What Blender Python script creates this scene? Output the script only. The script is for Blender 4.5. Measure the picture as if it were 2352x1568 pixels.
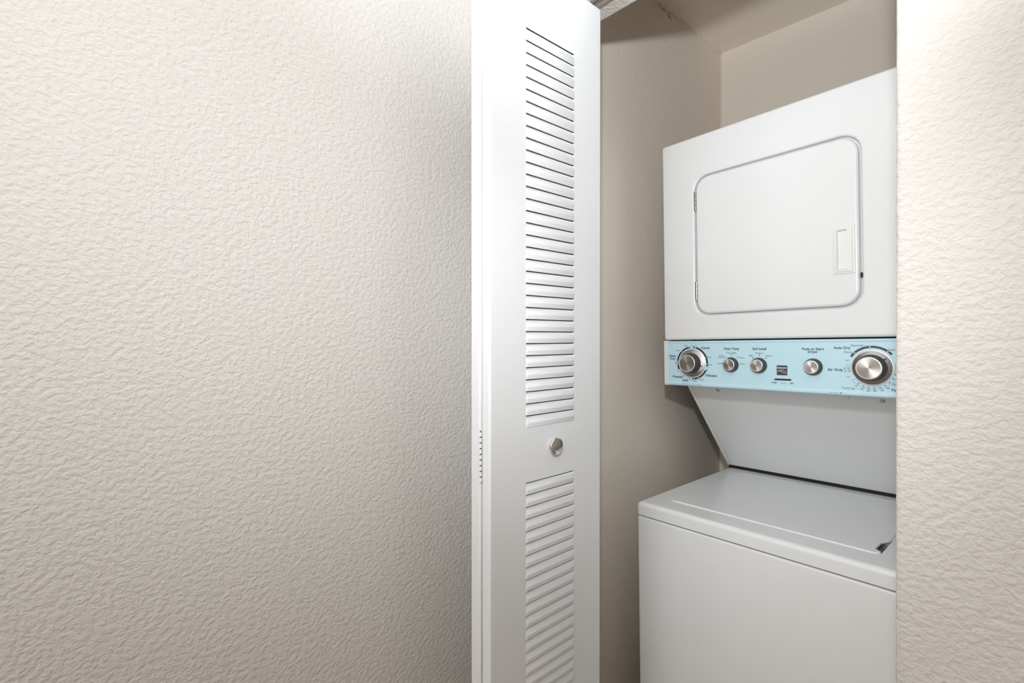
import bpy, bmesh, math, random
from mathutils import Vector, Matrix, noise

for o in list(bpy.data.objects):
    bpy.data.objects.remove(o, do_unlink=True)
scene = bpy.context.scene
COL = scene.collection
R = math.radians

# ------------------------------------------------------------------ camera
CAM_Z = 1.265
cam_d = bpy.data.cameras.new('camera')
cam_d.sensor_fit = 'HORIZONTAL'
cam_d.sensor_width = 36.0
cam_d.lens = 36.0 * 1123.03 / 2352.0
cam_d.clip_start = 0.01
cam = bpy.data.objects.new('camera', cam_d)
cam.location = (0, 0, CAM_Z)
cam.rotation_euler = (math.pi / 2 - 0.0068, 0, 0.8528)
COL.objects.link(cam)
scene.camera = cam

# ------------------------------------------------------------------ world, lights, exposure
world = bpy.data.worlds.new('world')
scene.world = world
world.use_nodes = True
world.node_tree.nodes['Background'].inputs[0].default_value = (1.0, 0.95, 0.88, 1)
world.node_tree.nodes['Background'].inputs[1].default_value = 0.3

FLASH = (0.005, -0.02, CAM_Z + 0.30)     # flash held just above the camera


def flash_head(name, watts, cone, blend, az, el, color=(0.945, 0.98, 1.0)):
    """One beam of the camera flash; az is measured from straight into the closet."""
    d = bpy.data.lights.new(name, 'SPOT')
    d.energy = watts
    d.color = color
    d.shadow_soft_size = 0.028
    d.spot_size = R(cone)
    d.spot_blend = blend
    o = bpy.data.objects.new(name, d)
    o.location = FLASH
    v = Vector((math.sin(R(az)) * math.cos(R(el)), math.cos(R(az)) * math.cos(R(el)), math.sin(R(el))))
    o.rotation_euler = v.to_track_quat('-Z', 'Y').to_euler()
    COL.objects.link(o)
    return o


flash_head('camera_flash_spill', 2.0, 179.0, 0.05, -25, 0)
flash_head('camera_flash_wide', 5.5, 96, 1.0, -42, -16)
flash_head('camera_flash_side', 14.5, 100, 1.0, -75, -3)
flash_head('camera_flash_beam', 17.5, 66, 1.0, -29, -14)
flash_head('camera_flash_upper_beam', 18.0, 62, 1.0, -26, 20)
flash_head('camera_flash_bounce', 66.0, 120, 1.0, -26, 60, (0.90, 0.955, 1.0))   # head tilted up against the ceiling

LAMP = (-0.40, -0.55, 2.23)
lp = bpy.data.lights.new('ceiling_lamp_light', 'POINT')
lp.energy = 7.0
lp.color = (0.985, 0.99, 1.0)
lp.shadow_soft_size = 0.11
lpo = bpy.data.objects.new('ceiling_lamp_light', lp)
lpo.location = LAMP
COL.objects.link(lpo)

# added fill light, unseen behind the camera, to brighten the closet
wl = bpy.data.lights.new('added_fill_light', 'AREA')
wl.shape = 'RECTANGLE'
wl.size, wl.size_y = 1.5, 1.3
wl.energy = 21
wl.color = (1.0, 1.0, 1.0)
wlo = bpy.data.objects.new('added_fill_light', wl)
wlo.location = (-0.10, -2.57, 1.70)
wlo.rotation_euler = (math.pi / 2, 0, 0)
COL.objects.link(wlo)

scene.view_settings.view_transform = 'Standard'
scene.view_settings.look = 'None'
scene.view_settings.gamma = 1.0
scene.view_settings.use_curve_mapping = False
scene.view_settings.exposure = 0.08


# ------------------------------------------------------------------ materials
def mat(name, color, rough=0.5, metal=0.0, spec=0.5, coat=0.0, aniso=0.0):
    m = bpy.data.materials.new(name)
    m.use_nodes = True
    b = m.node_tree.nodes['Principled BSDF']
    b.inputs['Base Color'].default_value = (*color, 1)
    b.inputs['Roughness'].default_value = rough
    b.inputs['Metallic'].default_value = metal
    b.inputs['Specular IOR Level'].default_value = spec
    b.inputs['Coat Weight'].default_value = coat
    b.inputs['Coat Roughness'].default_value = 0.08
    b.inputs['Anisotropic'].default_value = aniso
    return m


def wall_mat(name, color, scale, strength, dist, rough=0.6, stretch=1.0, fine=0.35):
    """Painted wall with a sprayed, knocked-down texture as fine relief."""
    m = mat(name, color, rough, spec=0.3)
    nt = m.node_tree
    b = nt.nodes['Principled BSDF']
    tc = nt.nodes.new('ShaderNodeTexCoord')
    mp = nt.nodes.new('ShaderNodeMapping')
    mp.inputs['Scale'].default_value = (1, 1, stretch)
    nt.links.new(tc.outputs['Object'], mp.inputs['Vector'])
    n1 = nt.nodes.new('ShaderNodeTexNoise')
    n1.inputs['Scale'].default_value = scale
    n1.inputs['Detail'].default_value = 2.0
    n1.inputs['Roughness'].default_value = 0.5
    n1.inputs['Distortion'].default_value = 0.25
    nt.links.new(mp.outputs['Vector'], n1.inputs['Vector'])
    n2 = nt.nodes.new('ShaderNodeTexNoise')
    n2.inputs['Scale'].default_value = scale * 2.6
    n2.inputs['Detail'].default_value = 2.0
    n2.inputs['Distortion'].default_value = 0.4
    nt.links.new(mp.outputs['Vector'], n2.inputs['Vector'])
    # flattened blobs: steep flanks, level tops
    r1 = nt.nodes.new('ShaderNodeMapRange')
    r1.interpolation_type = 'SMOOTHSTEP'
    r1.inputs['From Min'].default_value = 0.30
    r1.inputs['From Max'].default_value = 0.70
    nt.links.new(n1.outputs['Fac'], r1.inputs['Value'])
    mu = nt.nodes.new('ShaderNodeMath')
    mu.operation = 'MULTIPLY_ADD'
    mu.inputs[1].default_value = fine
    nt.links.new(n2.outputs['Fac'], mu.inputs[0])
    nt.links.new(r1.outputs['Result'], mu.inputs[2])
    bp = nt.nodes.new('ShaderNodeBump')
    bp.inputs['Strength'].default_value = strength
    bp.inputs['Distance'].default_value = dist
    nt.links.new(mu.outputs[0], bp.inputs['Height'])
    nt.links.new(bp.outputs['Normal'], b.inputs['Normal'])
    return m


M = {}
WALL = (0.668, 0.638, 0.605)
M['wall'] = wall_mat('textured_wall_paint', WALL, 110, 0.40, 0.0024, stretch=1.15, fine=0.30)
M['closet'] = wall_mat('closet_wall_paint', (0.84, 0.76, 0.665), 85, 0.22, 0.0022, rough=0.5)
M['closet_smooth'] = wall_mat('closet_smooth_paint', (0.91, 0.83, 0.73), 40, 0.12, 0.002, rough=0.5)
M['ceiling'] = wall_mat('ceiling_paint', (0.86, 0.85, 0.82), 80, 0.4, 0.002)
M['floor'] = wall_mat('floor_vinyl', (0.38, 0.25, 0.125), 30, 0.1, 0.001)
M['door'] = mat('white_door_paint', (0.80, 0.81, 0.825), 0.38)
M['enamel'] = mat('white_enamel', (0.87, 0.88, 0.89), 0.24)
M['plastic'] = mat('white_plastic', (0.87, 0.87, 0.86), 0.32)
M['blue'] = mat('pale_blue_panel', (0.59, 0.845, 0.95), 0.38)
M['ink'] = mat('navy_print', (0.022, 0.03, 0.042), 0.5)
M['ink_grey'] = mat('grey_print', (0.16, 0.20, 0.23), 0.5)
M['ink_dark'] = mat('charcoal_print', (0.055, 0.055, 0.07), 0.5)
M['white_print'] = mat('white_print', (0.9, 0.9, 0.9), 0.5)
M['dark'] = mat('dark_grey_plastic', (0.062, 0.064, 0.068), 0.38)
M['black'] = mat('black_rubber_and_shade', (0.008, 0.008, 0.009), 0.7)  # also painted in for shade in the gap behind the washer top
M['chrome'] = mat('chrome', (0.78, 0.77, 0.75), 0.06, metal=1.0)
M['steel'] = mat('steel', (0.55, 0.55, 0.54), 0.3, metal=1.0)
M['alu'] = mat('aluminium_track', (0.80, 0.79, 0.77), 0.42, metal=1.0)
M['rim'] = mat('polished_rim', (0.93, 0.92, 0.90), 0.22, metal=0.6)
M['pocket'] = mat('grey_pocket', (0.33, 0.335, 0.34), 0.5)
M['caulk'] = mat('painted_caulk', (0.80, 0.725, 0.635), 0.6)


def spun_metal(name, color, rough, aniso):
    m = mat(name, color, rough, metal=1.0, aniso=aniso)
    nt = m.node_tree
    tg = nt.nodes.new('ShaderNodeTangent')
    tg.direction_type = 'RADIAL'
    tg.axis = 'Y'
    nt.links.new(tg.outputs[0], nt.nodes['Principled BSDF'].inputs['Tangent'])
    return m


M['spun'] = spun_metal('spun_aluminium', (0.62, 0.595, 0.56), 0.27, 0.9)
M['satin'] = spun_metal('satin_dial_metal', (0.47, 0.45, 0.43), 0.34, 0.8)


# ------------------------------------------------------------------ mesh helpers
def link(name, me, m=None, parent=None, smooth=35, wn=True):
    o = bpy.data.objects.new(name, me)
    COL.objects.link(o)
    if m is not None:
        me.materials.append(m)
    if parent is not None:
        o.parent = parent
    if smooth:
        me.polygons.foreach_set('use_smooth', [True] * len(me.polygons))
        me.set_sharp_from_angle(angle=R(smooth))
        if wn:
            w = o.modifiers.new('weighted', 'WEIGHTED_NORMAL')
            w.keep_sharp = True
    return o


def finish(name, bm, m, parent=None, smooth=35, recalc=True, wn=True):
    if recalc:
        bmesh.ops.recalc_face_normals(bm, faces=bm.faces)
    me = bpy.data.meshes.new(name)
    bm.to_mesh(me)
    bm.free()
    return link(name, me, m, parent, smooth, wn)


def rr(a0, a1, b0, b1, r, n=6):
    """Rounded rectangle, counter-clockwise list of (a, b)."""
    r = max(r, 1e-5)
    pts = []
    for cx, cy, s in ((a1 - r, b1 - r, 0), (a0 + r, b1 - r, 90), (a0 + r, b0 + r, 180), (a1 - r, b0 + r, 270)):
        for i in range(n + 1):
            t = R(s + 90 * i / n)
            pts.append((cx + r * math.cos(t), cy + r * math.sin(t)))
    return pts


def loft(bm, loops, cap0=True, cap1=True):
    vs = [[bm.verts.new(p) for p in lp_] for lp_ in loops]
    n = len(vs[0])
    for a, b in zip(vs, vs[1:]):
        for i in range(n):
            j = (i + 1) % n
            bm.faces.new((a[i], a[j], b[j], b[i]))
    if cap0:
        bm.faces.new(vs[0])
    if cap1:
        bm.faces.new(vs[-1])
    return vs


def xz(pts, y):
    return [(p[0], y, p[1]) for p in pts]


def xy(pts, z):
    return [(p[0], p[1], z) for p in pts]


def lathe(bm, c, prof, n=48):
    """Revolve (radius, forward) about the -y axis through c."""
    loops = []
    for r, d in prof:
        loops.append([(c[0] + r * math.cos(2 * math.pi * i / n), c[1] - d, c[2] + r * math.sin(2 * math.pi * i / n)) for i in range(n)])
    loft(bm, loops)


def box(bm, x0, x1, y0, y1, z0, z1):
    loft(bm, [[(x0, y0, z), (x1, y0, z), (x1, y1, z), (x0, y1, z)] for z in (z0, z1)])


def prism_x(bm, prof, x0, x1):
    loft(bm, [[(x, p[0], p[1]) for p in prof] for x in (x0, x1)])


def bevel_mod(o, w, seg=3, ang=40):
    b = o.modifiers.new('bevel', 'BEVEL')
    b.width = w
    b.segments = seg
    b.limit_method = 'ANGLE'
    b.angle_limit = R(ang)
    # bevel has to come before the weighted normals
    if len(o.modifiers) > 1:
        o.modifiers.move(len(o.modifiers) - 1, 0)
    return o


def empty(name, loc=(0, 0, 0), rot=(0, 0, 0)):
    e = bpy.data.objects.new(name, None)
    e.empty_display_size = 0.1
    e.location = loc
    e.rotation_euler = rot
    COL.objects.link(e)
    return e


def tag(o, label, cat, kind=None, group=None):
    o['label'] = label
    o['category'] = cat
    if kind:
        o['kind'] = kind
    if group:
        o['group'] = group
    return o


# ------------------------------------------------------------------ room shell
CEIL = 2.366
SOFFIT = 2.015
XL = -0.90          # left wall, hall and closet
YF0, YF1 = 0.80, 0.928   # closet front wall
HALL_Y = -2.6
HALL_X = 1.9

bm = bmesh.new(); box(bm, XL - 0.1, XL, HALL_Y - 0.1, YF0 + 0.06, 0, CEIL)
tag(finish('wall_left', bm, M['wall']), 'cream textured hall wall filling the left half', 'wall', 'structure')
bm = bmesh.new(); box(bm, XL - 0.1, XL, YF0 + 0.06, 2.0, 0, CEIL)
wcl = tag(finish('wall_closet_left', bm, M['closet']), 'beige side wall inside the closet behind the folded door', 'wall', 'structure')
bm = bmesh.new()
loft(bm, [[(XL, 1.860, z), (0.02, 1.911, z), (0.02, 2.0, z), (XL, 2.0, z)] for z in (0, CEIL)])
tag(finish('wall_closet_back', bm, M['closet_smooth']), 'beige back wall of the closet above the dryer', 'wall', 'structure')
bm = bmesh.new(); box(bm, -0.10, 0.0, YF1 - 0.03, 1.909, 0, CEIL)
tag(finish('wall_closet_right', bm, M['closet']), 'beige right-hand side wall inside the closet', 'wall', 'structure')

# closet front wall with its opening: one slab of drywall
JR0, JR1 = -0.1480, -0.1548     # right jamb, foot and head (slightly out of plumb)
JL = -0.765
out = [(XL, 0), (JL, 0), (JL, SOFFIT), (JR1, SOFFIT), (JR0, 0), (HALL_X, 0), (HALL_X, CEIL), (XL, CEIL)]
bm = bmesh.new()
back = []
for x, z in out:
    y = YF1
    if z == SOFFIT:
        y = YF1 - 0.002 if x == JL else YF1 + 0.020
    back.append((x, y, z))
loft(bm, [[(x, YF0, z) for x, z in out], back])
wf = finish('wall_front', bm, M['wall'])
bevel_mod(wf, 0.006, 4)
tag(wf, 'cream textured wall around the closet opening, right of the washer', 'wall', 'structure')

bm = bmesh.new(); box(bm, XL - 0.1, HALL_X, HALL_Y - 0.1, HALL_Y, 0, CEIL)
tag(finish('wall_hall', bm, M['wall']), 'cream hall wall behind the camera', 'wall', 'structure')
bm = bmesh.new(); box(bm, HALL_X, HALL_X + 0.1, HALL_Y - 0.1, YF1, 0, CEIL)
tag(finish('wall_hall_end', bm, M['wall']), 'cream wall at the far right end of the hall', 'wall', 'structure')
bm = bmesh.new(); box(bm, XL - 0.1, HALL_X + 0.1, HALL_Y - 0.1, YF0 + 0.06, CEIL, CEIL + 0.1)
tag(finish('ceiling', bm, M['ceiling']), 'white hall ceiling', 'ceiling', 'structure')
bm = bmesh.new(); box(bm, XL - 0.1, HALL_X + 0.1, YF0 + 0.06, 2.0, CEIL, CEIL + 0.1)
ceil_c = tag(finish('ceiling_closet', bm, M['closet_smooth']), 'beige painted closet ceiling above the dryer', 'ceiling', 'structure')
bm = bmesh.new(); box(bm, XL - 0.1, HALL_X + 0.1, HALL_Y - 0.1, 2.0, -0.1, 0)
tag(finish('floor', bm, M['floor']), 'brown floor of hall and closet', 'floor', 'structure')

wx, wz = wlo.location.x, wlo.location.z  # added frame and panel dressing the unseen fill light
fill_frame = empty('fill_light_frame', (wx, HALL_Y, wz))
tag(fill_frame, 'added white frame around the unseen fill light behind the camera', 'window', 'structure')
for (x0, x1, z0, z1) in ((-0.81, -0.75, -0.71, 0.71), (0.75, 0.81, -0.71, 0.71), (-0.75, 0.75, 0.65, 0.71), (-0.75, 0.75, -0.71, -0.65)):
    bm = bmesh.new(); box(bm, x0, x1, 0.0, 0.06, z0, z1)
    finish('fill_frame_bar', bm, M['door'], fill_frame)
bm = bmesh.new(); box(bm, -0.75, 0.75, 0.004, 0.010, -0.65, 0.65)
finish('fill_frame_panel', bm, M['plastic'], fill_frame)

# ragged painted caulk in the closet corners
rnd = random.Random(4)


def bead(name, pts, r, parent, ragged=0.5, m=M['caulk']):
    bm = bmesh.new()
    loops = []
    n = 7
    for i, p in enumerate(pts):
        p = Vector(p)
        d = (Vector(pts[min(i + 1, len(pts) - 1)]) - Vector(pts[max(i - 1, 0)])).normalized()
        u = d.orthogonal().normalized()
        v = d.cross(u)
        q = r * (1 + ragged * (rnd.random() - 0.5) * 2)
        loops.append([tuple(p + q * (u * math.cos(2 * math.pi * k / n) + v * math.sin(2 * math.pi * k / n))) for k in range(n)])
    loft(bm, loops)
    return finish(name, bm, m, parent, 60)


N = 60
bead('caulk_bead', [(XL + 0.001 + 0.0022 * max(0, math.sin(i * 0.9)) * (i < 34), 1.8585 - 0.0035 * (i < 34) * (0.6 + 0.4 * math.sin(i * 1.7)), 1.70 + (CEIL - 1.70) * i / (N - 1)) for i in range(N)], 0.0032, wcl, 0.5)
bead('caulk_bead', [(XL + 0.0012, 0.95 + 0.91 * i / (N - 1), CEIL - 0.0012 - 0.0015 * math.sin(i * 0.8)) for i in range(N)], 0.004, wcl, 0.3)
for (y, dz, l) in ((1.452, 0.006, 0.016), (1.482, 0.012, 0.022), (1.43, 0.004, 0.01)):
    bead('paint_lump', [(XL + 0.002, y, CEIL - dz), (XL + 0.006, y + l * 0.4, CEIL - dz - 0.004), (XL + 0.003, y + l, CEIL - dz - 0.003)], 0.0035, wcl, 0.4)

# ------------------------------------------------------------------ door track under the header
bm = bmesh.new()
ty0, ty1, tz0 = 0.8395, 0.8700, SOFFIT - 0.009
prof = [(ty0, SOFFIT), (ty0, tz0), (ty0 + 0.009, tz0), (ty0 + 0.009, tz0 + 0.0015), (ty0 + 0.0015, tz0 + 0.0015), (ty0 + 0.0015, SOFFIT - 0.0015),
        (ty1 - 0.0015, SOFFIT - 0.0015), (ty1 - 0.0015, tz0 + 0.0015), (ty1 - 0.009, tz0 + 0.0015), (ty1 - 0.009, tz0), (ty1, tz0), (ty1, SOFFIT)]
prism_x(bm, prof, JL + 0.004, JR1 - 0.004)
tag(finish('door_track', bm, M['alu'], smooth=0), 'aluminium bifold door track screwed under the closet header', 'track')

# ------------------------------------------------------------------ bifold door, folded open
DX = -0.680
DT = 0.0235
DY0, DY1 = 0.5416, 0.8523
DZ0, DZ1 = 0.022, 1.983
WY0, WY1 = 0.6290, 0.7650       # louvre window
PITCH = 0.02292
U0 = 1.8514                      # topmost slit
NU = 33
L0 = 0.9903
NL = 38
U_bot = U0 - NU * PITCH
L_bot = L0 - NL * 0.0231
door = empty('door_1', (-0.705, DY1, 0))
tag(door, 'white louvred bifold closet door folded open', 'door', 'structure')
door_inv = Matrix.Translation(door.location).inverted()


def dpart(name, bm, m, parent, smooth=35):
    """Door part given in world coordinates, re-based on its parent."""
    o = finish(name, bm, m, None, smooth)
    o.data.transform(Matrix.Translation(-door.location))
    o.parent = parent
    return o


def leaf(name, xf, xb, windows):
    """Pressed-steel leaf: closed pan; xf is the face with the windows."""
    bm = bmesh.new()
    ys = [DY0, WY0, WY1, DY1]
    zs = sorted({DZ0, DZ1} | {z for w in windows for z in w})
    V = {}

    def v(x, y, z):
        k = (round(x, 6), round(y, 6), round(z, 6))
        if k not in V:
            V[k] = bm.verts.new(k)
        return V[k]
    for x in (xf, xb):
        for i in range(3):
            for j in range(len(zs) - 1):
                if x == xf and i == 1 and any(abs(zs[j] - w[0]) < 1e-6 for w in windows):
                    continue
                bm.faces.new((v(x, ys[i], zs[j]), v(x, ys[i + 1], zs[j]), v(x, ys[i + 1], zs[j + 1]), v(x, ys[i], zs[j + 1])))
    for y in (DY0, DY1):
        for j in range(len(zs) - 1):
            bm.faces.new((v(xf, y, zs[j]), v(xb, y, zs[j]), v(xb, y, zs[j + 1]), v(xf, y, zs[j + 1])))
    for z in (DZ0, DZ1):
        for i in range(3):
            bm.faces.new((v(xf, ys[i], z), v(xb, ys[i], z), v(xb, ys[i + 1], z), v(xf, ys[i + 1], z)))
    lay = bm.edges.layers.float.new('bevel_weight_edge')
    for e in bm.edges:
        if len(e.link_faces) == 2 and abs(e.link_faces[0].normal.dot(e.link_faces[1].normal)) < 0.5:
            e[lay] = 1.0
    bm.normal_update()
    for e in bm.edges:
        a, b = (x.co for x in e.verts)
        same_face = [f for f in e.link_faces]
        e[lay] = 1.0 if len(same_face) == 2 and abs(same_face[0].normal.dot(same_face[1].normal)) < 0.5 else 0.0
    o = dpart(name, bm, M['door'], door)
    b = o.modifiers.new('bevel', 'BEVEL')
    b.width = 0.0035
    b.segments = 4
    b.limit_method = 'WEIGHT'
    o.modifiers.move(len(o.modifiers) - 1, 0)
    return o


front = leaf('door_leaf', DX, DX - DT, [(U_bot, U0), (L_bot, L0)])
front['label'] = 'louvred leaf facing the closet opening'
rear = leaf('door_leaf', -0.7085, -0.7085 - 0.0285, [])
rear['label'] = 'rear leaf folded behind the louvred one'


def louver_mesh(p):
    """One pressed louvre: a ramp set back at its top, running out below, closed at both ends."""
    bm = bmesh.new()
    gap = 0.0020
    zr = -0.60 * p      # foot of the ramp
    yl, yh = WY0, WY1
    prof = []
    for k in range(9):
        t = k / 8
        prof.append((-0.0013 + 0.0040 * t, -gap + (zr + gap) * t))
    for t in (0.18, 0.5, 1.0):
        prof.append((0.0027 - 0.0019 * t + (0.0002 if t < 0.4 else 0), zr + (-p + 0.0003 - zr) * t))
    prof.append((-0.0006, -p))         # turned-under lip along the lower edge
    rows = []
    for k, (d, z) in enumerate(prof):
        i_ = 0.0035 * min(1.0, abs(d) / 0.0020) + 0.0004
        ze = 0.0 if k == 0 else z           # the pressed corners close the ends of the slit
        zm = -gap * 0.45 if k == 0 else z
        rows.append([(0, yl, ze), (d * 0.5, yl + i_ * 0.4, zm), (d, yl + i_, z), (d, yh - i_, z), (d * 0.5, yh - i_ * 0.4, zm), (0, yh, ze)])
    vs = [[bm.verts.new(q) for q in row] for row in rows]
    for a, b in zip(vs, vs[1:]):
        for i in range(5):
            bm.faces.new((a[i], a[i + 1], b[i + 1], b[i]))
    bmesh.ops.recalc_face_normals(bm, faces=bm.faces)
    if sum(f.normal.x for f in bm.faces) < 0:
        bmesh.ops.reverse_faces(bm, faces=bm.faces)
    me = bpy.data.meshes.new('louver')
    bm.to_mesh(me)
    bm.free()
    me.materials.append(M['door'])
    me.polygons.foreach_set('use_smooth', [True] * len(me.polygons))
    me.set_sharp_from_angle(angle=R(50))
    return me


lm_u = louver_mesh(PITCH)
lm_l = louver_mesh(0.0231)
for me, z0, n, p in ((lm_u, U0, NU, PITCH), (lm_l, L0, NL, 0.0231)):
    for i in range(n):
        o = bpy.data.objects.new('louver', me)
        o.parent = front
        o.location = (DX - door.location.x, -door.location.y, z0 - i * p)
        COL.objects.link(o)

# knob on the louvred leaf: revolve about +x
bm = bmesh.new()
kz, ky = 1.0512, 0.7035
prof = [(0.0125, 0.0), (0.0125, 0.0012), (0.0105, 0.0030), (0.0110, 0.0060), (0.0145, 0.0085), (0.0166, 0.0105), (0.0174, 0.0130), (0.0172, 0.0150), (0.0160, 0.0164), (0.0140, 0.0170), (0.010, 0.0175), (0.006, 0.0178), (0.002, 0.0179)]
n = 40
loft(bm, [[(DX + d * 0.72, ky + r * math.cos(2 * math.pi * i / n), kz + r * math.sin(2 * math.pi * i / n)) for i in range(n)] for r, d in prof])
kn = dpart('knob', bm, M['chrome'], front, 45)
kn['label'] = 'round chrome knob'

# hinge joining the two leaves at their outer edges
bm = bmesh.new()
hx, hy = -0.7060, DY0 - 0.0008
hz0, hz1 = 1.004, 1.097
K = 9
for k in range(K):
    a = hz0 + (hz1 - hz0) * k / K
    b = a + (hz1 - hz0) / K - 0.0028
    loft(bm, [[(hx + 0.0026 * math.cos(2 * math.pi * i / 12), hy + 0.0026 * math.sin(2 * math.pi * i / 12), z) for i in range(12)] for z in (a, b)])
hg = dpart('hinge', bm, M['door'], door)
bm = bmesh.new()
loft(bm, [[(hx + 0.0011 * math.cos(2 * math.pi * i / 8), hy + 0.0011 * math.sin(2 * math.pi * i / 8), z) for i in range(8)] for z in (hz0, hz1)])
dpart('hinge_pin', bm, M['dark'], hg)
for dz in (-0.82,):     # the lower hinge, same kind
    h2 = hg.copy(); h2.location.z += dz; COL.objects.link(h2); h2.parent = door

# ------------------------------------------------------------------ stacked washer and dryer
APP = empty('stacked_washer_dryer', (-0.7617639, 1.1271696, 0.0001112), (0, -0.0168, -0.0023))
tag(APP, 'white stacked washer and dryer with pale blue control panel in the closet', 'washer dryer')
W = 0.606

# --- washer cabinet
bm = bmesh.new()
loft(bm, [xy(rr(0.004, W - 0.004, 0.006, 0.676, 0.006), 0.028), xy(rr(0.0, W, 0.0, 0.68, 0.008), 0.032),
          xy(rr(0.0, W, 0.0, 0.68, 0.008), 0.7800), xy(rr(0.0005, W - 0.0005, 0.0005, 0.6795, 0.008), 0.7818), xy(rr(0.002, W - 0.002, 0.002, 0.678, 0.008), 0.7838),
          xy(rr(0.005, W - 0.005, 0.005, 0.675, 0.008), 0.7852)])
finish('washer_cabinet', bm, M['enamel'], APP)
bm = bmesh.new()
loft(bm, [xy(rr(0.006, W - 0.006, 0.006, 0.674, 0.008), 0.7845), xy(rr(0.006, W - 0.006, 0.006, 0.674, 0.008), 0.7895)])
finish('top_gasket', bm, M['black'], APP)

# --- washer top deck with a finger pocket beside the lid
bm = bmesh.new()
dl = [xy(rr(0.001, W - 0.001, -0.0005, 0.66, 0.009), 0.7882), xy(rr(0.0, W, -0.0015, 0.66, 0.009), 0.7895)]
rf = 0.011
for k in range(7):
    t = R(90 * k / 6)
    i_ = rf * (1 - math.cos(t))
    dl.append(xy(rr(i_, W - i_, -0.0015 + i_, 0.66 - i_, max(0.009 - i_ * 0.3, 0.004)), 0.823 - rf + rf * math.sin(t)))
pk = (0.500, 0.5262, 0.074, 0.176)
dl.append(xy(rr(*pk, 0.006), 0.823))
dl.append(xy(rr(*pk, 0.006), 0.808))
loft(bm, dl, True, False)
deck = finish('washer_top', bm, M['enamel'], APP)
bm = bmesh.new()
loft(bm, [xy(rr(*pk, 0.006), 0.8085), xy(rr(pk[0] + .003, pk[1] - .003, pk[2] + .003, pk[3] - .003, 0.006), 0.804)], False, True)
finish('finger_pocket', bm, M['pocket'], APP)

# --- lid: low rounded slab with a notch in its right edge
def offset_poly(P, d):
    n = len(P)
    res = []
    for i in range(n):
        a, b, c = Vector(P[i - 1]), Vector(P[i]), Vector(P[(i + 1) % n])
        e1, e2 = (b - a).normalized(), (c - b).normalized()
        n1, n2 = Vector((-e1.y, e1.x)), Vector((-e2.y, e2.x))
        m_ = (n1 + n2)
        m_ = m_.normalized() / max(0.5, m_.normalized().dot(n1))
        res.append(tuple(b + m_ * d))
    return res


lx0, lx1, ly0, ly1 = 0.056, 0.5245, 0.069, 0.490
r_ = 0.016
P = []
for cx, cy, s in ((lx0 + r_, ly1 - r_, 90), (lx0 + r_, ly0 + r_, 180), (lx1 - 0.012, ly0 + 0.012, 270)):
    q = r_ if s != 270 else 0.012
    for i in range(7):
        t = R(s + 90 * i / 6)
        P.append((cx + q * math.cos(t), cy + q * math.sin(t)))
P += [(lx1, 0.0845), (lx1 - 0.0035, 0.0880), (lx1 - 0.0100, 0.0925), (lx1 - 0.0115, 0.0960), (lx1 - 0.0110, 0.138), (lx1 - 0.0095, 0.1420), (lx1 - 0.0015, 0.1610), (lx1, 0.1650)]
for i in range(7):
    t = R(90 * i / 6)
    P.append((lx1 - r_ + r_ * math.cos(t), ly1 - r_ + r_ * math.sin(t)))
bm = bmesh.new()
ll = [xy(P, 0.8222)]
for d, z in ((0.0, 0.8236), (0.0006, 0.8246), (0.0018, 0.8254), (0.0034, 0.8258), (0.0054, 0.8256), (0.0075, 0.8252)):
    ll.append(xy(offset_poly(P, d), z))
loft(bm, ll)
lid = finish('lid', bm, M['enamel'], APP, 50)

# --- leveling feet
for fx, fz in ((0.05, -0.0001), (W - 0.05, -0.0093)):
    for fy in (0.05, 0.62):
        bm = bmesh.new()
        loft(bm, [xy([(fx + q * math.cos(2 * math.pi * i / 16), fy + q * math.sin(2 * math.pi * i / 16)) for i in range(16)], z) for q, z in ((0.018, fz), (0.018, 0.008), (0.007, 0.010), (0.007, 0.030))])
        finish('leveling_foot', bm, M['dark'], APP)

# --- rear housing, sloped back panel with side flanges
A0 = Vector((0.262, 1.1290))      # y, z at the top
A1 = Vector((0.5285, 0.8335))     # at the bottom
sd = (A1 - A0).normalized()
nb = Vector((-sd.y, sd.x))        # towards the back
if nb.x < 0:
    nb = -nb
bm = bmesh.new()
prism_x(bm, [(0.285, 1.13), (0.552, 0.834), (0.552, 0.824), (0.675, 0.824), (0.675, 1.26), (0.285, 1.26)], 0.006, W - 0.006)
finish('rear_housing', bm, M['dark'], APP)


def slope_slab(name, x0, x1, off0, off1, m, bev=0.0):
    bm = bmesh.new()
    q = [A0 + nb * off0, A1 + nb * off0, A1 + nb * off1, A0 + nb * off1]
    prism_x(bm, [tuple(v) for v in q], x0, x1)
    o = finish(name, bm, m, APP)
    if bev:
        bevel_mod(o, bev, 2)
    return o


slope_slab('back_panel', 0.0135, W - 0.0135, 0.0, 0.012, M['enamel'], 0.0012)
slope_slab('side_flange', 0.0015, 0.0125, -0.0012, 0.014, M['enamel'], 0.0015)
slope_slab('side_flange', W - 0.0125, W - 0.0015, -0.0012, 0.014, M['enamel'], 0.0015)
bm = bmesh.new(); box(bm, 0.003, W - 0.003, 0.5330, 0.60, 0.8215, 0.8345)  # black strip standing in for the shade of the open gap
finish('gap_shade_strip', bm, M['black'], APP)

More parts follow.
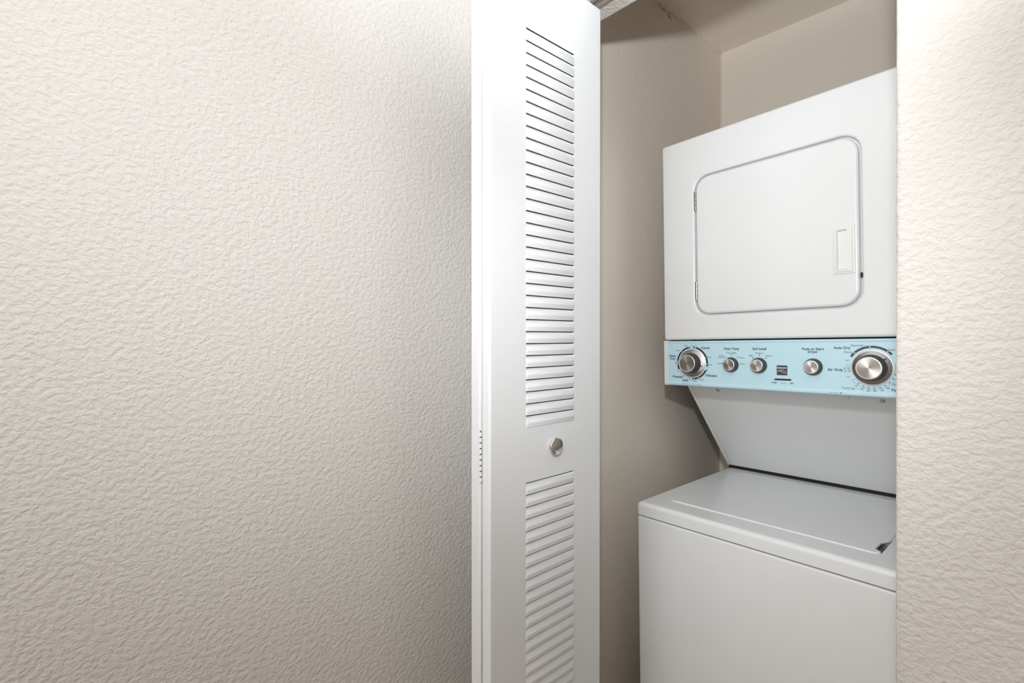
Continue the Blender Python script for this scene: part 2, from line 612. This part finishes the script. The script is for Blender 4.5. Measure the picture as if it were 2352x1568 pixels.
# screws and rubber stop on the sloped panel
outv = Vector((0, -nb.x, -nb.y))
for sx, sy_, sz in ((0.0943, 0.278, 1.1099), (0.4894, 0.2784, 1.1095)):
    bm = bmesh.new()
    zax = outv
    q = zax.to_track_quat('Z', 'Y').to_matrix().to_4x4()
    loops = [[(r * math.cos(2 * math.pi * i / 18), r * math.sin(2 * math.pi * i / 18), d) for i in range(18)] for r, d in ((0.0058, -0.001), (0.0058, 0.0006), (0.0050, 0.0010), (0.0042, 0.0010), (0.0038, 0.0026), (0.0025, 0.0036), (0.0008, 0.0039))]
    loft(bm, loops)
    bm.transform(Matrix.Translation((sx, sy_, sz)) @ q)
    finish('screw', bm, M['steel'], APP, 40)
bm = bmesh.new()
loft(bm, [xy([(0.4388 + r * math.cos(2 * math.pi * i / 18), 0.200 + r * math.sin(2 * math.pi * i / 18)) for i in range(18)], z) for r, z in ((0.0055, 1.131), (0.0055, 1.1185), (0.0049, 1.1168), (0.003, 1.1160))])
finish('rubber_stop', bm, M['plastic'], APP)

# --- dryer cabinet with the door well pressed into its front
YD = 0.1456
DB, DTOP = 1.2592, 1.822
H = (0.0985, 0.4850, 1.3245, 1.7085)
HR = 0.040
loops = [xz(rr(0.002, W - 0.002, DB + 0.002, DTOP - 0.002, 0.006), 0.676), xz(rr(0, W, DB, DTOP, 0.007), 0.672)]
rf = 0.007
for k in range(6):
    t = R(90 * k / 5)
    i_ = rf * (1 - math.cos(t))
    loops.append(xz(rr(i_, W - i_, DB + i_, DTOP - i_, max(0.007 - i_ * 0.5, 0.003)), YD + rf - rf * math.sin(t)))
rg = 0.0055
for k in range(6):
    t = R(90 * k / 5)
    g = rg * (1 - math.sin(t))
    loops.append(xz(rr(H[0] - g, H[1] + g, H[2] - g, H[3] + g, HR + g), YD + rg * (1 - math.cos(t))))
loops.append(xz(rr(*H, HR), YD + 0.015))
loops.append(xz(rr(H[0] + 0.03, H[1] - 0.03, H[2] + 0.03, H[3] - 0.03, HR - 0.015), YD + 0.0155))
bm = bmesh.new()
loft(bm, loops)
finish('dryer_cabinet', bm, M['enamel'], APP)

# --- dryer door
DF = YD - 0.0008        # face of the door
DD = (0.1032, 0.4803, 1.3292, 1.7038)
DR = 0.0365
loops = [xz(rr(*DD, DR), YD + 0.0125)]
rf = 0.0065
for k in range(7):
    t = R(90 * k / 6)
    i_ = rf * (1 - math.cos(t))
    loops.append(xz(rr(DD[0] + i_, DD[1] - i_, DD[2] + i_, DD[3] - i_, DR - i_), DF + rf - rf * math.sin(t)))
HO = (0.4335, 0.4705, 1.4035, 1.5030)
loops.append(xz(rr(*HO, 0.002), DF))
loops.append(xz(rr(*HO, 0.002), DF + 0.012))
bm = bmesh.new()
loft(bm, loops)
ddoor = finish('dryer_door', bm, M['enamel'], APP)

# recessed finger pull
B = (0.4312, 0.4732, 1.4003, 1.5058)


def ins(b, d):
    return (b[0] + d, b[1] - d, b[2] + d, b[3] - d)


bm = bmesh.new()
hl = [xz(rr(*B, 0.0016), DF + 0.0005), xz(rr(*B, 0.0016), DF - 0.0012), xz(rr(*ins(B, 0.0009), 0.0014), DF - 0.0020),
      xz(rr(*ins(B, 0.0042), 0.0012), DF - 0.0022), xz(rr(*ins(B, 0.0050), 0.0012), DF - 0.0040),
      xz(rr(0.4395, 0.4585, 1.4095, 1.4985, 0.0016), DF - 0.0044), xz(rr(0.4400, 0.4580, 1.4110, 1.4970, 0.0018), DF - 0.0030),
      xz(rr(0.4420, 0.4560, 1.4160, 1.4920, 0.003), DF + 0.0105)]
loft(bm, hl)
hd = finish('door_handle', bm, M['plastic'], ddoor, 30)
hd['label'] = 'white recessed finger pull'

# door hinges: leaf plates and knuckles in the left gap
for z0, z1 in ((1.6160, 1.6695), (1.3685, 1.4190)):
    bm = bmesh.new()
    box(bm, 0.0982, 0.0996, YD + 0.0005, YD + 0.012, z0, z1)
    for k in range(4):
        a = z0 + (z1 - z0) * k / 4
        b = a + (z1 - z0) / 4 - 0.0009
        loft(bm, [[(0.1012 + 0.0021 * math.cos(2 * math.pi * i / 12), YD + 0.0030 + 0.0021 * math.sin(2 * math.pi * i / 12), z) for i in range(12)] for z in (a, b)])
    o = finish('door_hinge', bm, M['steel'], ddoor)
    o['label'] = 'small steel hinge'
# strike marks: black latch tab at the right gap and small bumpers
bm = bmesh.new(); box(bm, 0.4820, 0.4852, YD + 0.0005, YD + 0.004, 1.3900, 1.4000)
finish('latch_tab', bm, M['black'], APP)

# --- control panel (console)
F = 0.1485
prof = [(0.205, 1.2560), (0.1530, 1.2560), (0.1498, 1.2554), (0.1478, 1.2542), (0.1468, 1.2524), (0.1469, 1.2510), (0.1480, 1.2498), (F, 1.2488),
        (F, 1.1418), (0.1480, 1.1400), (0.1466, 1.1380), (0.1462, 1.1350), (0.1470, 1.1318), (0.1492, 1.1300), (0.1530, 1.1293), (0.285, 1.1293), (0.285, 1.2560)]
bm = bmesh.new()
prism_x(bm, prof, 0.0105, W - 0.0105)
panel = finish('control_panel', bm, M['blue'], APP, 40)
panel['label'] = 'pale blue printed control panel'
for x0, x1 in ((-0.0012, 0.0108), (W - 0.0108, W + 0.0012)):
    q = [(0.205, 1.2575), (0.1500, 1.2575), (0.1470, 1.2564), (0.1452, 1.2540), (0.1452, 1.2508), (0.1462, 1.2495),
         (0.1462, 1.1360), (0.1468, 1.1318), (0.1488, 1.1292), (0.1530, 1.1283), (0.285, 1.1283), (0.285, 1.2575)]
    bm = bmesh.new()
    prism_x(bm, q, x0, x1)
    o = finish('end_cap', bm, M['plastic'], APP, 40)
    bevel_mod(o, 0.001, 2, 50)

# --- printed lettering
_cache = {}


def text_mesh(s, bold):
    k = (s, bold)
    if k in _cache:
        return _cache[k].copy()
    cu = bpy.data.curves.new('t', 'FONT')
    cu.body = s
    cu.size = 1.0
    cu.resolution_u = 4
    cu.fill_mode = 'FRONT'
    if bold:
        cu.offset = 0.022
    o = bpy.data.objects.new('t', cu)
    COL.objects.link(o)
    bpy.context.view_layer.update()
    dg = bpy.context.evaluated_depsgraph_get()
    me = bpy.data.meshes.new_from_object(o.evaluated_get(dg))
    bpy.data.objects.remove(o, do_unlink=True)
    _cache[k] = me.copy()
    return me


def bounds(me):
    xs = [v.co.x for v in me.vertices]
    ys = [v.co.y for v in me.vertices]
    return min(xs), max(xs), min(ys), max(ys)


CAP = bounds(text_mesh('H', 0))[3]


def letter(s, x, z, w, h, bold=0, m=None, y=None, parent=None, name='lettering'):
    me = text_mesh(s, bold)
    b = bounds(me)
    sx = w / (b[1] - b[0])
    sz = h / CAP
    y = (F - 0.0003) if y is None else y
    for v in me.vertices:
        a, c = v.co.x, v.co.y
        v.co = (x + (a - (b[0] + b[1]) / 2) * sx, y, z - h / 2 + c * sz)
    me.materials.clear()
    o = link(name, me, m or M['ink'], parent or panel, 0)
    return o


LET = [('Casual', 0.1239, 1.2369, 0.0243, 0.0061, 1), ('Spin', 0.067, 1.243, 0.0098, 0.0041, 0), ('OFF', 0.0833, 1.2435, 0.0067, 0.0028, 0), ('12 8 4', 0.0939, 1.2429, 0.0123, 0.0028, 0), ('Rinse', 0.043, 1.2295, 0.013, 0.0041, 0), ('Heavy', 0.0255, 1.2139, 0.0227, 0.0058, 1), ('Duty', 0.026, 1.206, 0.0168, 0.0058, 1), ('Rinse', 0.135, 1.2118, 0.0122, 0.0039, 0), ('Spin', 0.1367, 1.191, 0.0099, 0.0039, 0), ('OFF', 0.1321, 1.1826, 0.0063, 0.0024, 0), ('8', 0.1296, 1.1765, 0.0019, 0.003, 0), ('4', 0.127, 1.1716, 0.0019, 0.003, 0), ('14', 0.0352, 1.1973, 0.0035, 0.0032, 0), ('10', 0.0351, 1.1929, 0.0035, 0.0032, 0), ('6', 0.035, 1.1883, 0.0021, 0.0032, 0), ('OFF', 0.0409, 1.1713, 0.007, 0.0029, 0), ('Prewash', 0.0409, 1.1546, 0.0308, 0.006, 1), ('Soak', 0.0646, 1.1456, 0.017, 0.006, 1), ('OFF', 0.0812, 1.1465, 0.0053, 0.0025, 0), ('Spin', 0.0935, 1.145, 0.0104, 0.004, 0), ('Rinse', 0.1123, 1.1497, 0.0124, 0.004, 0), ('Delicates', 0.1395, 1.1618, 0.032, 0.006, 1), ('Wash Temp', 0.1955, 1.2342, 0.0405, 0.0058, 1), ('Cool Lights', 0.1953, 1.2234, 0.0269, 0.0041, 0), ('Cool', 0.1684, 1.2162, 0.0113, 0.0038, 0), ('Darks', 0.1685, 1.2114, 0.014, 0.0038, 0), ('Warm', 0.2226, 1.211, 0.0144, 0.0037, 0), ('Cold', 0.1628, 1.1951, 0.0114, 0.0042, 0), ('Hot', 0.2261, 1.195, 0.0085, 0.0037, 0), ('Soil Level', 0.2662, 1.2341, 0.0336, 0.0059, 1), ('Medium', 0.2662, 1.2231, 0.0192, 0.0036, 0), ('Light', 0.2454, 1.2172, 0.012, 0.004, 0), ('Heavy', 0.2883, 1.2169, 0.0154, 0.0036, 0), ('WASH', 0.3001, 1.1509, 0.0126, 0.0035, 1), ('Push to Start', 0.3863, 1.2336, 0.045, 0.0054, 1), ('Dryer', 0.3862, 1.2271, 0.0202, 0.0054, 1), ('Auto Dry', 0.4442, 1.2363, 0.0324, 0.0052, 1), ('Normal', 0.4727, 1.2413, 0.0218, 0.0046, 0), ('More', 0.4559, 1.2264, 0.0144, 0.0039, 0), ('Less', 0.5343, 1.232, 0.011, 0.0042, 0), ('OFF', 0.4542, 1.2079, 0.0068, 0.003, 0), ('Air Only', 0.4304, 1.1868, 0.0303, 0.0055, 1), ('10', 0.4494, 1.1903, 0.0044, 0.004, 0), ('15', 0.4497, 1.1841, 0.0048, 0.004, 0), ('OFF', 0.4551, 1.1716, 0.0068, 0.003, 0), ('Touch Up', 0.455, 1.1469, 0.0251, 0.0047, 0), ('10', 0.4702, 1.1524, 0.0048, 0.0039, 0), ('20', 0.4809, 1.1463, 0.0059, 0.0039, 0), ('30', 0.4921, 1.1434, 0.0053, 0.0041, 0), ('40', 0.5035, 1.1437, 0.0056, 0.004, 0), ('50', 0.5164, 1.1462, 0.0052, 0.004, 0), ('60', 0.5267, 1.151, 0.0054, 0.004, 0), ('70', 0.5365, 1.1588, 0.006, 0.004, 0), ('Timed', 0.5417, 1.1472, 0.0209, 0.0049, 1), ('DRY', 0.3405, 1.151, 0.0088, 0.0035, 1)]
for s, x, z, w, h, b in LET:
    letter(s, x, z, w, h, b, M['ink_grey'] if s == 'OFF' else None)
letter('SELECT', 0.3218, 1.1504, 0.0125, 0.0027, 0, M['ink_grey'])
YB = 0.1460     # the flared lower edge carries the small print
letter('PUSH TO STOP', 0.0663, 1.1355, 0.0251, 0.0022, 0, M['ink_grey'], YB)
letter('PULL TO START', 0.0996, 1.1355, 0.0256, 0.0022, 0, M['ink_grey'], YB)
letter('LID LATCH', 0.4284, 1.1352, 0.0174, 0.0023, 0, M['ink_grey'], YB)


def print_poly(name, pts, m=None, y=None, parent=None):
    bm = bmesh.new()
    y = (F - 0.0003) if y is None else y
    bm.faces.new([bm.verts.new((p[0], y, p[1])) for p in pts])
    me = bpy.data.meshes.new(name)
    bmesh.ops.recalc_face_normals(bm, faces=bm.faces)
    bm.to_mesh(me)
    bm.free()
    return link(name, me, m or M['ink'], parent or panel, 0)


def print_arc(name, c, r0, r1, a0, a1, m=None, n=40, y=None):
    bm = bmesh.new()
    y = (F - 0.0003) if y is None else y
    vs = []
    for i in range(n + 1):
        t = R(a0 + (a1 - a0) * i / n)
        vs.append([bm.verts.new((c[0] + r * math.cos(t), y, c[1] + r * math.sin(t))) for r in (r0, r1)])
    for a, b in zip(vs, vs[1:]):
        bm.faces.new((a[0], a[1], b[1], b[0]))
    me = bpy.data.meshes.new(name)
    bm.to_mesh(me)
    bm.free()
    return link(name, me, m or M['ink'], panel, 0)


def dot(x, z, r, m=None, y=None):
    return print_poly('dot_mark', [(x + r * math.cos(2 * math.pi * i / 14), z + r * math.sin(2 * math.pi * i / 14)) for i in range(14)], m, y)


CL = (0.0852, 1.1945)
print_arc('dial_scale', CL, 0.0415, 0.0462, 97, 205)
print_arc('dial_scale', CL, 0.0415, 0.0462, 88, -11)
print_arc('dial_scale', CL, 0.0415, 0.0462, -22, -90)
print_arc('dial_scale_line', CL, 0.0412, 0.0417, 212, 262, M['ink_grey'])
print_arc('dial_scale_line', CL, 0.0458, 0.0463, 212, 262, M['ink_grey'])
for x, z in ((0.0765, 1.2381), (0.0541, 1.2265), (0.1246, 1.21), (0.1287, 1.192), (0.0902, 1.151), (0.1037, 1.1547)):
    dot(x, z, 0.0013, M['white_print'], F - 0.0006)
for x, z, w, h in ((0.0877, 1.2385, 0.0022, 0.0028), (0.0934, 1.2376, 0.0022, 0.0026), (0.0966, 1.2369, 0.0018, 0.0024), (0.0414, 1.1978, 0.0026, 0.0028), (0.0411, 1.1932, 0.0026, 0.003), (0.0412, 1.1882, 0.0024, 0.0024), (0.1243, 1.1772, 0.0024, 0.0042)):
    print_poly('scale_mark', [(x - w / 2, z - h / 2), (x + w / 2, z - h / 2), (x + w / 2, z + h / 2), (x - w / 2, z + h / 2)], M['white_print'], F - 0.0006)
for x, z in ((0.1952, 1.2186), (0.1789, 1.2119), (0.2118, 1.2115), (0.1707, 1.1948), (0.2186, 1.1947), (0.2659, 1.2182), (0.2502, 1.2116), (0.2822, 1.2114), (0.0597, 1.1585), (0.077, 1.1518)):
    dot(x, z, 0.0013)

CR = (0.4995, 1.1935)
print_arc('dial_scale', CR, 0.0422, 0.0468, 149, 39, M['ink_dark'])
for x, z in ((0.4679, 1.2249), (0.4961, 1.2380), (0.5275, 1.2279)):
    dot(x, z, 0.0014, M['white_print'], F - 0.0006)
print_arc('dial_scale_line', CR, 0.0402, 0.0406, 219, 372)
print_arc('dial_scale_line', CR, 0.0464, 0.0468, 219, 372)
for a in (219, 372):
    print_arc('dial_scale_line', CR, 0.0402, 0.0468, a - 0.3, a + 0.3, n=2)
for x, z in ((0.4743, 1.1577), (0.4836, 1.1525), (0.493, 1.1498), (0.5029, 1.1497), (0.513, 1.1517), (0.5218, 1.1561), (0.5295, 1.1623), (0.536, 1.1707), (0.5397, 1.1798)):
    dot(x, z, 0.0012)
print_arc('dial_scale_line', CR, 0.0400, 0.0404, 172, 196)
print_arc('dial_scale_line', CR, 0.0455, 0.0459, 174, 194)
for a in (173, 195):
    print_arc('dial_scale_line', CR, 0.0400, 0.0459, a - 0.3, a + 0.3, n=2)
for x, z in ((0.4567, 1.1907), (0.4574, 1.1854)):
    dot(x, z, 0.0012)


def line(x0, z0, x1, z1, w=0.0004):
    print_poly('leader_line', [(x0, z0 - w / 2), (x1, z1 - w / 2), (x1, z1 + w / 2), (x0, z0 + w / 2)], M['ink_grey'])


line(0.4852, 1.2413, 0.4952, 1.2413)
line(0.4692, 1.1466, 0.4759, 1.1466)
print_poly('latch_arrow', [(0.4395, 1.1362), (0.4441, 1.1362), (0.4418, 1.1338)], None, YB)

# selector slot with its little lever
bm = bmesh.new()
loft(bm, [xz(rr(0.3010, 0.3392, 1.1572, 1.1612, 0.0018), y) for y in (F + 0.001, F - 0.0004)])
finish('selector_slot', bm, M['black'], panel)
bm = bmesh.new()
loft(bm, [xz(rr(0.3016, 0.3068, 1.1576, 1.1608, 0.001), F), xz(rr(0.3026, 0.3060, 1.1582, 1.1603, 0.0008), F - 0.006)])
finish('selector_lever', bm, M['dark'], APP)

# brand badge: grey square, white name, two crossing waves
bx0, bx1, bz0, bz1 = 0.3066, 0.3308, 1.1697, 1.1935
bm = bmesh.new()
loft(bm, [xz(rr(bx0, bx1, bz0, bz1, 0.0012), F + 0.001), xz(rr(bx0, bx1, bz0, bz1, 0.0012), F - 0.0003)])
badge = finish('brand_badge', bm, M['ink_dark'], APP)
badge['label'] = 'dark grey square brand badge'
letter('kenmore', (bx0 + bx1) / 2, 1.1882, 0.0215, 0.0046, 1, M['white_print'], F - 0.0006, badge)


def wave(fn, w):
    bm = bmesh.new()
    vs = []
    for i in range(25):
        t = i / 24
        z = fn(t)
        ww = w * (0.35 + 0.65 * math.sin(math.pi * t))
        vs.append([bm.verts.new((bx0 + (bx1 - bx0) * t, F - 0.0007, z + s * ww)) for s in (-1, 1)])
    for a, b in zip(vs, vs[1:]):
        bm.faces.new((a[0], b[0], b[1], a[1]))
    me = bpy.data.meshes.new('badge_wave')
    bm.to_mesh(me)
    bm.free()
    link('badge_wave', me, M['white_print'], badge, 0)


wave(lambda t: 1.1762 + 0.0068 * math.sin(math.pi * (t * 1.05 - 0.02)) * (1 - 0.25 * t), 0.00055)
wave(lambda t: 1.1802 - 0.0052 * t + 0.0014 * math.sin(2 * math.pi * t), 0.00045)


# --- knobs
def disc(name, c, prof, m, parent, smooth=40, n=56):
    bm = bmesh.new()
    lathe(bm, (c[0], F, c[1]), prof, n)
    return finish(name, bm, m, parent, smooth)


def small_knob(c, label, notch=None):
    body = disc('control_knob', c, [(0.0196, -0.0005), (0.0197, 0.003), (0.0190, 0.0055), (0.0172, 0.0085), (0.0163, 0.0125), (0.0160, 0.0148), (0.0150, 0.0155)], M['dark'], APP)
    body['label'] = label
    disc('knob_rim', c, [(0.0151, 0.0145), (0.0151, 0.0161), (0.0146, 0.0164), (0.0134, 0.0164), (0.0130, 0.0160)], M['rim'], body)
    disc('knob_cap', c, [(0.0133, 0.0150), (0.0133, 0.0160), (0.0060, 0.0161), (0.0005, 0.0161)], M['spun'], body)
    if notch is not None:
        a = R(notch)
        d = Vector((math.cos(a), math.sin(a)))
        p = Vector((-d.y, d.x))
        bm = bmesh.new()
        vs = []
        for r0, f_ in ((0.0140, 0.0168), (0.0172, 0.0135), (0.0206, 0.0052)):
            vs.append([bm.verts.new((c[0] + d.x * r0 + p.x * s * 0.0019, F - f_, c[1] + d.y * r0 + p.y * s * 0.0019)) for s in (-1, 1)])
            vs.append([bm.verts.new((c[0] + d.x * (r0 - .002) + p.x * s * 0.0016, F - f_ + 0.002, c[1] + d.y * (r0 - .002) + p.y * s * 0.0016)) for s in (-1, 1)])
        for k in (0, 2):
            bm.faces.new((vs[k][0], vs[k][1], vs[k + 2][1], vs[k + 2][0]))
            bm.faces.new((vs[k][0], vs[k + 1][0], vs[k + 3][0], vs[k + 2][0]))
            bm.faces.new((vs[k][1], vs[k + 1][1], vs[k + 3][1], vs[k + 2][1]))
        finish('knob_pointer', bm, M['white_print'], body, 0)
    return body


small_knob((0.1946, 1.1922), 'small grey knob under the wash temperature print', 112)
small_knob((0.2648, 1.1922), 'small grey knob under the soil level print', 148)
small_knob((0.3866, 1.1919), 'small grey push knob that starts the dryer')


def big_dial(c, label, rs, p, ptr):
    skirt = disc('timer_dial', c, [(rs, -0.0005), (rs, 0.0016), (rs - 0.0012, 0.0026), (rs - 0.004, 0.0032), (0.026, 0.0066), (0.020, 0.0072)], M['satin'], APP)
    skirt['label'] = label
    disc('dial_edge', c, [(rs + 0.0012, -0.0005), (rs + 0.0012, 0.0012), (rs - 0.0002, 0.0020)], M['rim'], skirt)
    disc('dial_knob', c, [(0.0285, 0.0045), (0.0285, 0.0072), (0.0278, 0.0090), (0.0262, 0.0105), (0.0252, p - 0.006), (0.0247, p - 0.0022), (0.0234, p - 0.0006)], M['dark'], skirt)
    disc('knob_rim', c, [(0.0236, p - 0.0018), (0.0236, p + 0.0001), (0.0230, p + 0.0005), (0.0216, p + 0.0005), (0.0212, p)], M['rim'], skirt)
    disc('knob_cap', c, [(0.0216, p - 0.001), (0.0216, p), (0.010, p + 0.0001), (0.0005, p + 0.0001)], M['spun'], skirt)
    a = R(ptr)
    d = Vector((math.cos(a), math.sin(a)))
    q = Vector((-d.y, d.x))
    print_poly('dial_pointer', [(c[0] + d.x * u + q.x * v, c[1] + d.y * u + q.y * v) for u, v in ((0.0285, 0.0016), (0.0285, -0.0016), (0.0345, -0.0004), (0.0345, 0.0004))], M['black'], F - 0.0070, skirt)
    return skirt


big_dial((0.0852, 1.1940), 'large round metal timer dial at the left end of the panel', 0.0385, 0.029, -14)
big_dial((0.4995, 1.1930), 'large round metal timer dial at the right end of the panel', 0.0368, 0.028, 38)

# ------------------------------------------------------------------ ceiling lamp in the hall (above the picture)
lamp = empty('ceiling_lamp', (LAMP[0], LAMP[1], CEIL))
tag(lamp, 'round flush ceiling lamp in the hall above the camera', 'lamp')
bm = bmesh.new()
loft(bm, [[(r * math.cos(2 * math.pi * i / 32), r * math.sin(2 * math.pi * i / 32), z) for i in range(32)] for r, z in ((0.15, 0), (0.15, -0.015), (0.14, -0.02))])
finish('lamp_base', bm, M['plastic'], lamp)
